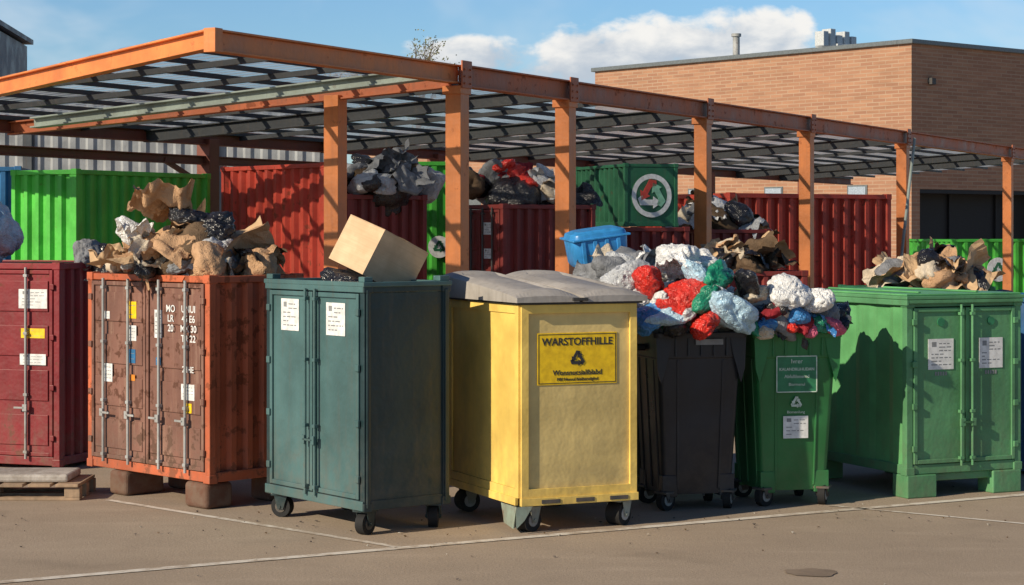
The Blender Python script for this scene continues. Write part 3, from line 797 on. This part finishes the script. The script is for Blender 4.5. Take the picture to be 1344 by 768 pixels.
q.box(0, .4, .42, Lb, 0, Hb, 0); q.box(0, .4, 0, .42, 0, Hb, 0)
ua, ub, za, zb = .35, 7.6, 0.1, 2.95
q.box(.4, ub+10, 0.002, .4, zb, Hb, 0); q.box(ub, W2, .003, .4, 0, zb, 0)
q.box(W2-.4, W2, .4, Lb, 0, Hb, 0); q.box(.4, W2-.4, Lb-.4, Lb-.001, 0, Hb, 0)
q.box(ub+10, W2, .003, .4, zb, Hb, 0)
q.build('walls', e, [BRK])
q = MB(); q.box(-.12, W2+.1, -.12, .5, Hb, Hb+.14, 0); q.box(-.12, .5, .5, Lb+.1, Hb, Hb+.14, 0); q.box(.5, W2, .5, Lb, Hb-.1, Hb, 0)
q.build('parapet_cap', e, [CAP], .02)
q = MB(); q.box(.4, ub, .9, 1.0, 0, zb, 0); q.box(.4, ub, .02, .9, zb-.12, zb-.002, 0)
for i in range(3): q.box(.5+i*2.4, .6+i*2.4, .82, .9, 0, zb-.12, 1)
q.build('loading_bay', e, [DARK, DARK])
q = MB()
for yy in (1.7, 5.2, 8.7):
    q.box(-.03, -.004, yy, yy+.8, 2.75, 3.1, 0); q.box(-.045, -.03, yy+.06, yy+.74, 2.80, 3.05, 1)
q.build('window', e, [CAP, plain('window_glass', (.35, .42, .5), .15)])
q = MB(); q.cyl((1.5, 8.7, Hb-.4), (1.5, 8.7, Hb+.95), .12, 14, 0); q.cyl((1.5, 8.7, Hb+.95), (1.5, 8.7, Hb+1.05), .17, 14, 0)
q.build('roof_vent', e, [STEEL])
q = MB(); q.box(3.6, 4.9, 6.0, 7.0, Hb, Hb+.65, 0)
for i, h in enumerate((1.05, 1.15, .95, 1.1, .95)): q.box(3.0+i*.36, 3.26+i*.36, 6.1, 6.5, Hb+.55, Hb+h, 0)
q.build('roof_ventilation_unit', e, [plain('vent_white', (.55, .58, .6), .5)], .02)
q = MB(); q.cyl((.9, -.06, Hb-1.1), (.9, .02, Hb-1.1), .12, 12, 0); q.box(.8, 1.0, -.15, -.02, Hb-1.2, Hb-1.0, 0); q.build('wall_lamp', e, [STEELD], .01)
e = empty('brick_annex', 2.8, 71.3, 40)
q = MB(); q.box(0, 8, 0, 14, 0, 5.6, 0); q.box(-.1, 8.1, -.1, 14.1, 5.6, 5.72, 1)
for i in range(5): q.box(-.02, -.002, 1.2+i*2.5, 2.6+i*2.5, 2.2, 3.4, 1)
q.build('walls', e, [BRK, CAP])

# =================================================================== METAL WAREHOUSE
MW = paint('grey_cladding', (.30, .315, .33), .5, .3, .1, bottom=0)
MWD = paint('dark_grey_cladding', (.09, .10, .11), .5, .3, .1, bottom=0)
e = empty('metal_warehouse', -16.0, 33.5, 5)
q = MB(); q.corr('F', 0, 12.9, 0, 0, 4.0, .30, .04, 0); q.box(0.05, 12.85, .09, 10, 0, 3.95, 0)
q.build('cladding', e, [MW])
q = MB(); q.box(-.1, 13.0, -.1, .1, 4.0, 4.12, 0); q.box(12.82, 13.0, -.08, .08, 0, 4.0, 0)
for i in range(4): q.box(1.2+3.2*i, 1.35+3.2*i, -.06, 0.02, 0, 4.0, 0)
q.build('trim', e, [MWD])
q = MB(); q.corr('F', 0, 6.3, -1.0, 3.9, 5.75, .3, .05, 0); q.box(0.05, 6.28, 1.1, 9, 3.9, 5.7, 0); q.box(-.1, 6.4, .9, 9.1, 5.75, 5.85, 0)
for zz in (4.7, 5.0, 5.3, 5.6): q.box(0, 6.35, .94, 1.0, zz, zz+.06, 0)
q.build('upper_block', e, [MWD])

# =================================================================== TREES
BARK = plain('bark', (.16, .125, .09), .9)
LEAF = plain('leaf', (.20, .21, .09), .6)
def tree(name, x, y, H, seed, leaves=1400, ls=.05, spread=.75, sx=.58):
    rnd = random.Random(seed); e = empty(name, x, y)
    q = MB(); lf = MB(); tips = []
    def br(p, d, L, r, dep):
        p2 = p+d*L; q.cyl(p, p2, r, 6, 0, r*.62)
        if dep >= 2: tips.append(p2); tips.append(p.lerp(p2, .5))
        if dep == 5: return
        for k in range(3 if dep < 4 else 2):
            nd = (d+Vector((rnd.uniform(-1, 1), rnd.uniform(-1, 1), rnd.uniform(-.25, .6)))*spread).normalized()
            br(p2, nd, L*rnd.uniform(sx, sx+.2), r*.55, dep+1)
    br(Vector((0, 0, 0)), Vector((0, 0, 1)), H*.40, H*.017, 0)
    for i in range(leaves):
        p = rnd.choice(tips)+Vector((rnd.gauss(0, .12), rnd.gauss(0, .12), rnd.gauss(0, .12)))
        a = Vector((rnd.uniform(-1, 1), rnd.uniform(-1, 1), rnd.uniform(-1, 1))).normalized()*ls*rnd.uniform(.6, 1.4)
        b2 = a.cross(Vector((rnd.random(), rnd.random(), rnd.random()))).normalized()*ls*.5
        lf.add([p-a, p+b2, p+a, p-b2], [(0, 1, 2, 3)], 0)
    q.build('trunk', e, [BARK]); lf.build('crown', e, [LEAF])
tree('tree', -2.6, 52, 6.9, 5, 1200, .04, .5, .48)
tree('tree', -26, 70, 8, 11, 2500, .12)
tree('tree', 40, 80, 9, 13, 2500, .12)

# =================================================================== LIGHT / SKY
SE, AZ = 27, 233
az = R_(AZ); dirs = Vector((math.sin(az)*math.cos(R_(SE)), math.cos(az)*math.cos(R_(SE)), math.sin(R_(SE))))
sl = bpy.data.lights.new('sun', 'SUN'); sl.energy = 5.0; sl.angle = R_(.5); sl.color = (1, .86, .65)
so = bpy.data.objects.new('sun', sl); scene.collection.objects.link(so); so.rotation_euler = dirs.to_track_quat('Z', 'Y').to_euler(); so.location = (-10, -10, 12)

w = bpy.data.worlds.new('World'); scene.world = w; w.use_nodes = True; nt = w.node_tree
bg = nt.nodes.get('Background')
sky = nt.nodes.new('ShaderNodeTexSky'); sky.sky_type = 'NISHITA'; sky.sun_disc = False
sky.sun_elevation = R_(SE); sky.sun_rotation = az; sky.air_density = 1.0; sky.dust_density = .4; sky.ozone_density = 2.0
tc = nt.nodes.new('ShaderNodeTexCoord'); sp = nt.nodes.new('ShaderNodeSeparateXYZ'); nt.links.new(tc.outputs['Generated'], sp.inputs[0])
yy = math_(nt, 'MAXIMUM', sp.outputs[1], .05)
u = math_(nt, 'DIVIDE', sp.outputs[0], yy); v = math_(nt, 'DIVIDE', sp.outputs[2], yy)
cb = nt.nodes.new('ShaderNodeCombineXYZ'); nt.links.new(u, cb.inputs[0]); nt.links.new(math_(nt, 'MULTIPLY', v, 1.7), cb.inputs[1])
nz = noise_(nt, cb.outputs[0], 38, 7, .55, .2)
nz2 = noise_(nt, cb.outputs[0], 9, 4, .6, .3)
def blob(u0, v0, rx, ry):
    a = math_(nt, 'POWER', math_(nt, 'ABSOLUTE', math_(nt, 'DIVIDE', math_(nt, 'SUBTRACT', u, u0), rx)), 2)
    b_ = math_(nt, 'POWER', math_(nt, 'ABSOLUTE', math_(nt, 'DIVIDE', math_(nt, 'SUBTRACT', v, v0), ry)), 2)
    return math_(nt, 'SUBTRACT', 1, math_(nt, 'ADD', a, b_))
bs = [blob(-.022, .087, .036, .012), blob(.040, .088, .030, .018), blob(.080, .092, .05, .017), blob(.122, .097, .034, .018), blob(.085, .078, .10, .014)]
mk = bs[0]
for x in bs[1:]: mk = math_(nt, 'MAXIMUM', mk, x)
mk = math_(nt, 'MAXIMUM', mk, -1.5)
mk = math_(nt, 'ADD', mk, math_(nt, 'MULTIPLY', math_(nt, 'SUBTRACT', nz, .5), 2.4))
front = mapr(nt, sp.outputs[1], .3, .5)
cm = math_(nt, 'MULTIPLY', mapr(nt, mk, .0, .6, 0, .96), front)
wisp = math_(nt, 'MULTIPLY', math_(nt, 'MULTIPLY', mapr(nt, nz2, .45, .75, 0, .45), front), mapr(nt, sp.outputs[2], .18, .4, 1, 0))
shade = mapr(nt, math_(nt, 'ADD', math_(nt, 'ADD', v, math_(nt, 'MULTIPLY', math_(nt, 'SUBTRACT', nz, .5), .06)), math_(nt, 'MULTIPLY', math_(nt, 'SUBTRACT', nz2, .5), .03)), .076, .104)
# hazy bright band low down, deeper darker blue higher up
elev = mapr(nt, sp.outputs[2], .12, .45)
tcol = mix_(nt, elev, (.90, 1.22, 1.55), (.50, .62, .80))
tint = nt.nodes.new('ShaderNodeMix'); tint.data_type = 'RGBA'; tint.blend_type = 'MULTIPLY'; tint.inputs[0].default_value = 1
nt.links.new(sky.outputs[0], tint.inputs[6]); nt.links.new(tcol, tint.inputs[7])
c = mix_(nt, wisp, tint.outputs[2], (8.5, 9.6, 10.6))
cc = mix_(nt, shade, (6.4, 7.2, 8.2), (11.8, 11.5, 11.0))
c = mix_(nt, cm, c, cc)
nt.links.new(c, bg.inputs[0]); bg.inputs[1].default_value = .08

# =================================================================== CAMERA
cam = bpy.data.cameras.new('camera'); co = bpy.data.objects.new('camera', cam); scene.collection.objects.link(co)
co.location = (0, 0, 1.75); co.rotation_euler = (R_(90), 0, 0)
cam.sensor_width = 36; cam.lens = 2600/1344*36
cam.shift_y = -(384-300)/1344
cam.clip_start = .1; cam.clip_end = 4000
scene.camera = co
scene.view_settings.view_transform = 'Standard'; scene.view_settings.look = 'None'; scene.view_settings.exposure = 0
